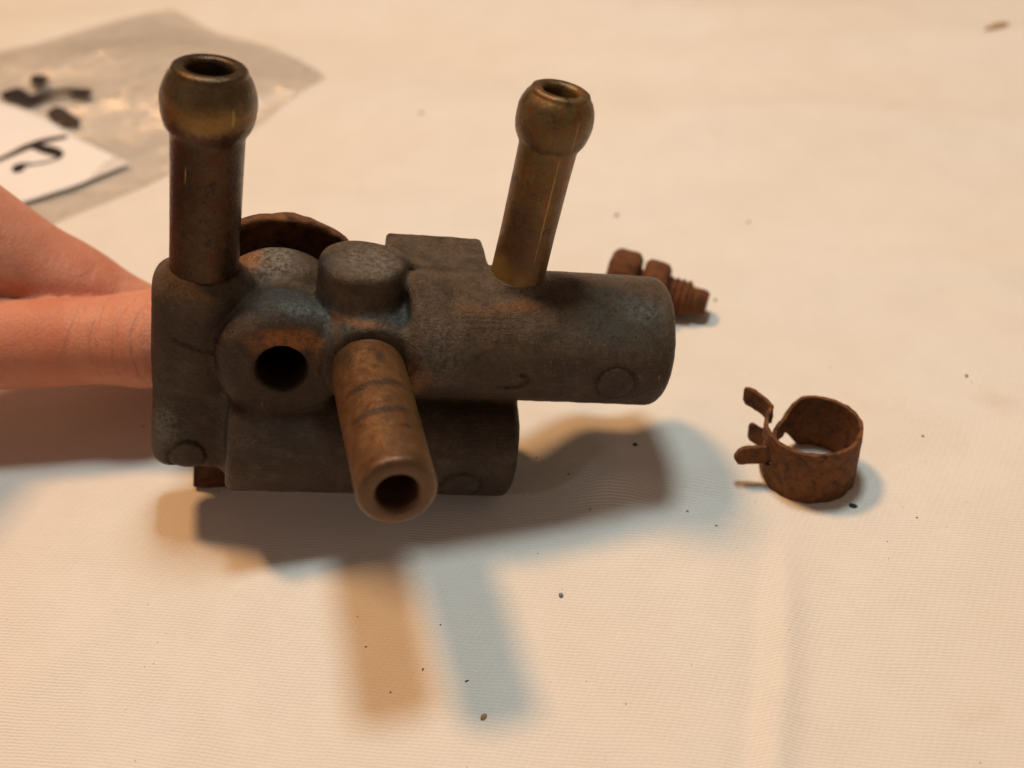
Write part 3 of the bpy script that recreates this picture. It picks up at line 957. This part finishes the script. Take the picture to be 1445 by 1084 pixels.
Zs = lambda x, y: slip_z(x, y) + 0.12
def zoomed(l, z): return [gpt(q[0] / 7.225, 80 + q[1] / 7.225, z) for q in l]
ink('handwriting', zoomed([(-120, 930), (0, 870), (200, 770), (350, 712), (500, 680), (640, 655)], 4.2), (1.4, 2.0, 2.6, 2.0, 1.3), Zs, slip, (120, -135))
ink('handwriting', zoomed([(230, 745), (330, 760), (430, 785), (510, 815), (560, 850), (540, 890), (400, 935), (260, 955), (170, 960), (130, 980), (148, 1035)], 4.2), (1.6, 2.6, 3.6, 3.0, 1.0, 0.9, 0.9, 2.8, 2.4), Zs, slip, (120, -135))
def Zb(x, y):
    return float(cloth_h(x, y)) + 0.35 + 0.25 + 1.7 + 0.5 * float(bag_h(x, y, True)) + 0.35
ink('handwriting', zoomed([(95, 330), (130, 375), (190, 385), (290, 430), (400, 395), (560, 350), (700, 342), (800, 360), (930, 378)], 3), (4.5, 5.5, 3.4, 4.0, 3.2, 2.2, 2.2, 3.4, 3.0), Zb, bag, (110, -170))
ink('handwriting', zoomed([(340, 205), (390, 235), (450, 268)], 3), (1.6, 4.2, 3.4), Zb, bag, (110, -170))
ink('handwriting', zoomed([(510, 505), (590, 545), (680, 570), (790, 595)], 3), (3.0, 4.4, 3.0, 1.6), Zb, bag, (110, -170))


# ------------------------------------------------------------------ crumbs and flecks on the cloth
def chip(name, x, y, size, mat, label, cat, flat=0.5, rz=0.0, group=None, long=1.0):
    vs, fs = [], []
    n, m = 8, 5
    for i in range(m + 1):
        ph = math.pi * i / m
        for j in range(n):
            a = 2 * math.pi * j / n
            q = Vector((math.sin(ph) * math.cos(a) * long, math.sin(ph) * math.sin(a), math.cos(ph) * flat))
            q *= size * (1 + 0.45 * mnoise.noise(q * 1.7 + Vector((x, y, 0))))
            vs.append(q)
    for i in range(m):
        for j in range(n):
            k = (j + 1) % n; fs.append((i * n + j, (i + 1) * n + j, (i + 1) * n + k, i * n + k))
    o = mesh_obj(name, vs, fs, mat)
    o.location = Vector((x, y, float(cloth_h(x, y)) + size * flat * 0.75)) * S
    o.rotation_euler.z = rz
    return tag(o, label, cat, group)


chip('rust_chip', 45.7, 8.3, 0.40, SPECK, 'small black chip beside the hose clamp on the cloth', 'chip', 0.5, -0.4, long=1.7)
chip('lint_ball', 0.8, -7.5, 0.36, LINT, 'tiny blue grey lint ball on bare cloth', 'lint', 0.8)
chip('seed_husk', -10.0, -27.6, 0.40, SEED, 'tiny tan husk lying in the shadow of the forward nipple', 'husk', 0.5, 0.8, long=1.3)
chip('straw_flake', 110.6, 161.9, 1.3, SEED, 'brown curled flake lying alone on the far cloth', 'flake', 0.3, 0.5, long=3.0)
chip('dirt_crumb', 13.5, 21.1, 0.32, SPECK, 'black crumb beside the shadow of the upper chamber', 'crumb', 0.6, long=1.3)

vs, fs = [], []
places = [(70.6, 37.5, .36), (5.7, 8.6, .2), (59.8, 23.2, .26), (-26.9, 133.7, .5), (14.8, 90.3, .5), (31.1, 60.9, .42), (40.9, 86.9, .35), (-68.6, 31.6, .2), (-7.3, 21.5, .25), (-2.3, 20.4, .2), (2.7, 15.7, .2), (20.5, 7.7, .2), (24.5, 4.8, .17), (-18.5, -19.7, .17), (-22.7, -23.3, .18), (-12.4, -21.8, .2), (-16.4, -12.1, .17), (-26.7, -15.6, .17), (54.6, 5.4, .2)]
for _ in range(95):
    y = -40 + 150 * random.random() ** 1.5
    x = -8 + random.uniform(-68, 68) * (1 + max(0, y) / 130)
    places.append((x, y, random.choice((0.05, 0.06, 0.07, 0.09, 0.11))))
for (x, y, s) in places:
    s *= 0.72
    k = len(vs); a0 = random.uniform(0, 6.28); lo = random.uniform(1.0, 2.4)
    z = float(cloth_h(x, y)) + 0.02
    for i in range(6):
        a = i * math.pi / 3
        ux, uy = math.cos(a) * s * lo, math.sin(a) * s
        vs.append((x + ux * math.cos(a0) - uy * math.sin(a0), y + ux * math.sin(a0) + uy * math.cos(a0), z + s * 0.15))
    vs.append((x, y, z + s * 0.7))
    for i in range(6): fs.append((k + i, k + (i + 1) % 6, k + 6))
dirt = mesh_obj('dirt_specks', vs, fs, SPECK)
tag(dirt, 'scattered tiny dark dirt specks on the cream cloth', 'dirt', kind='stuff')
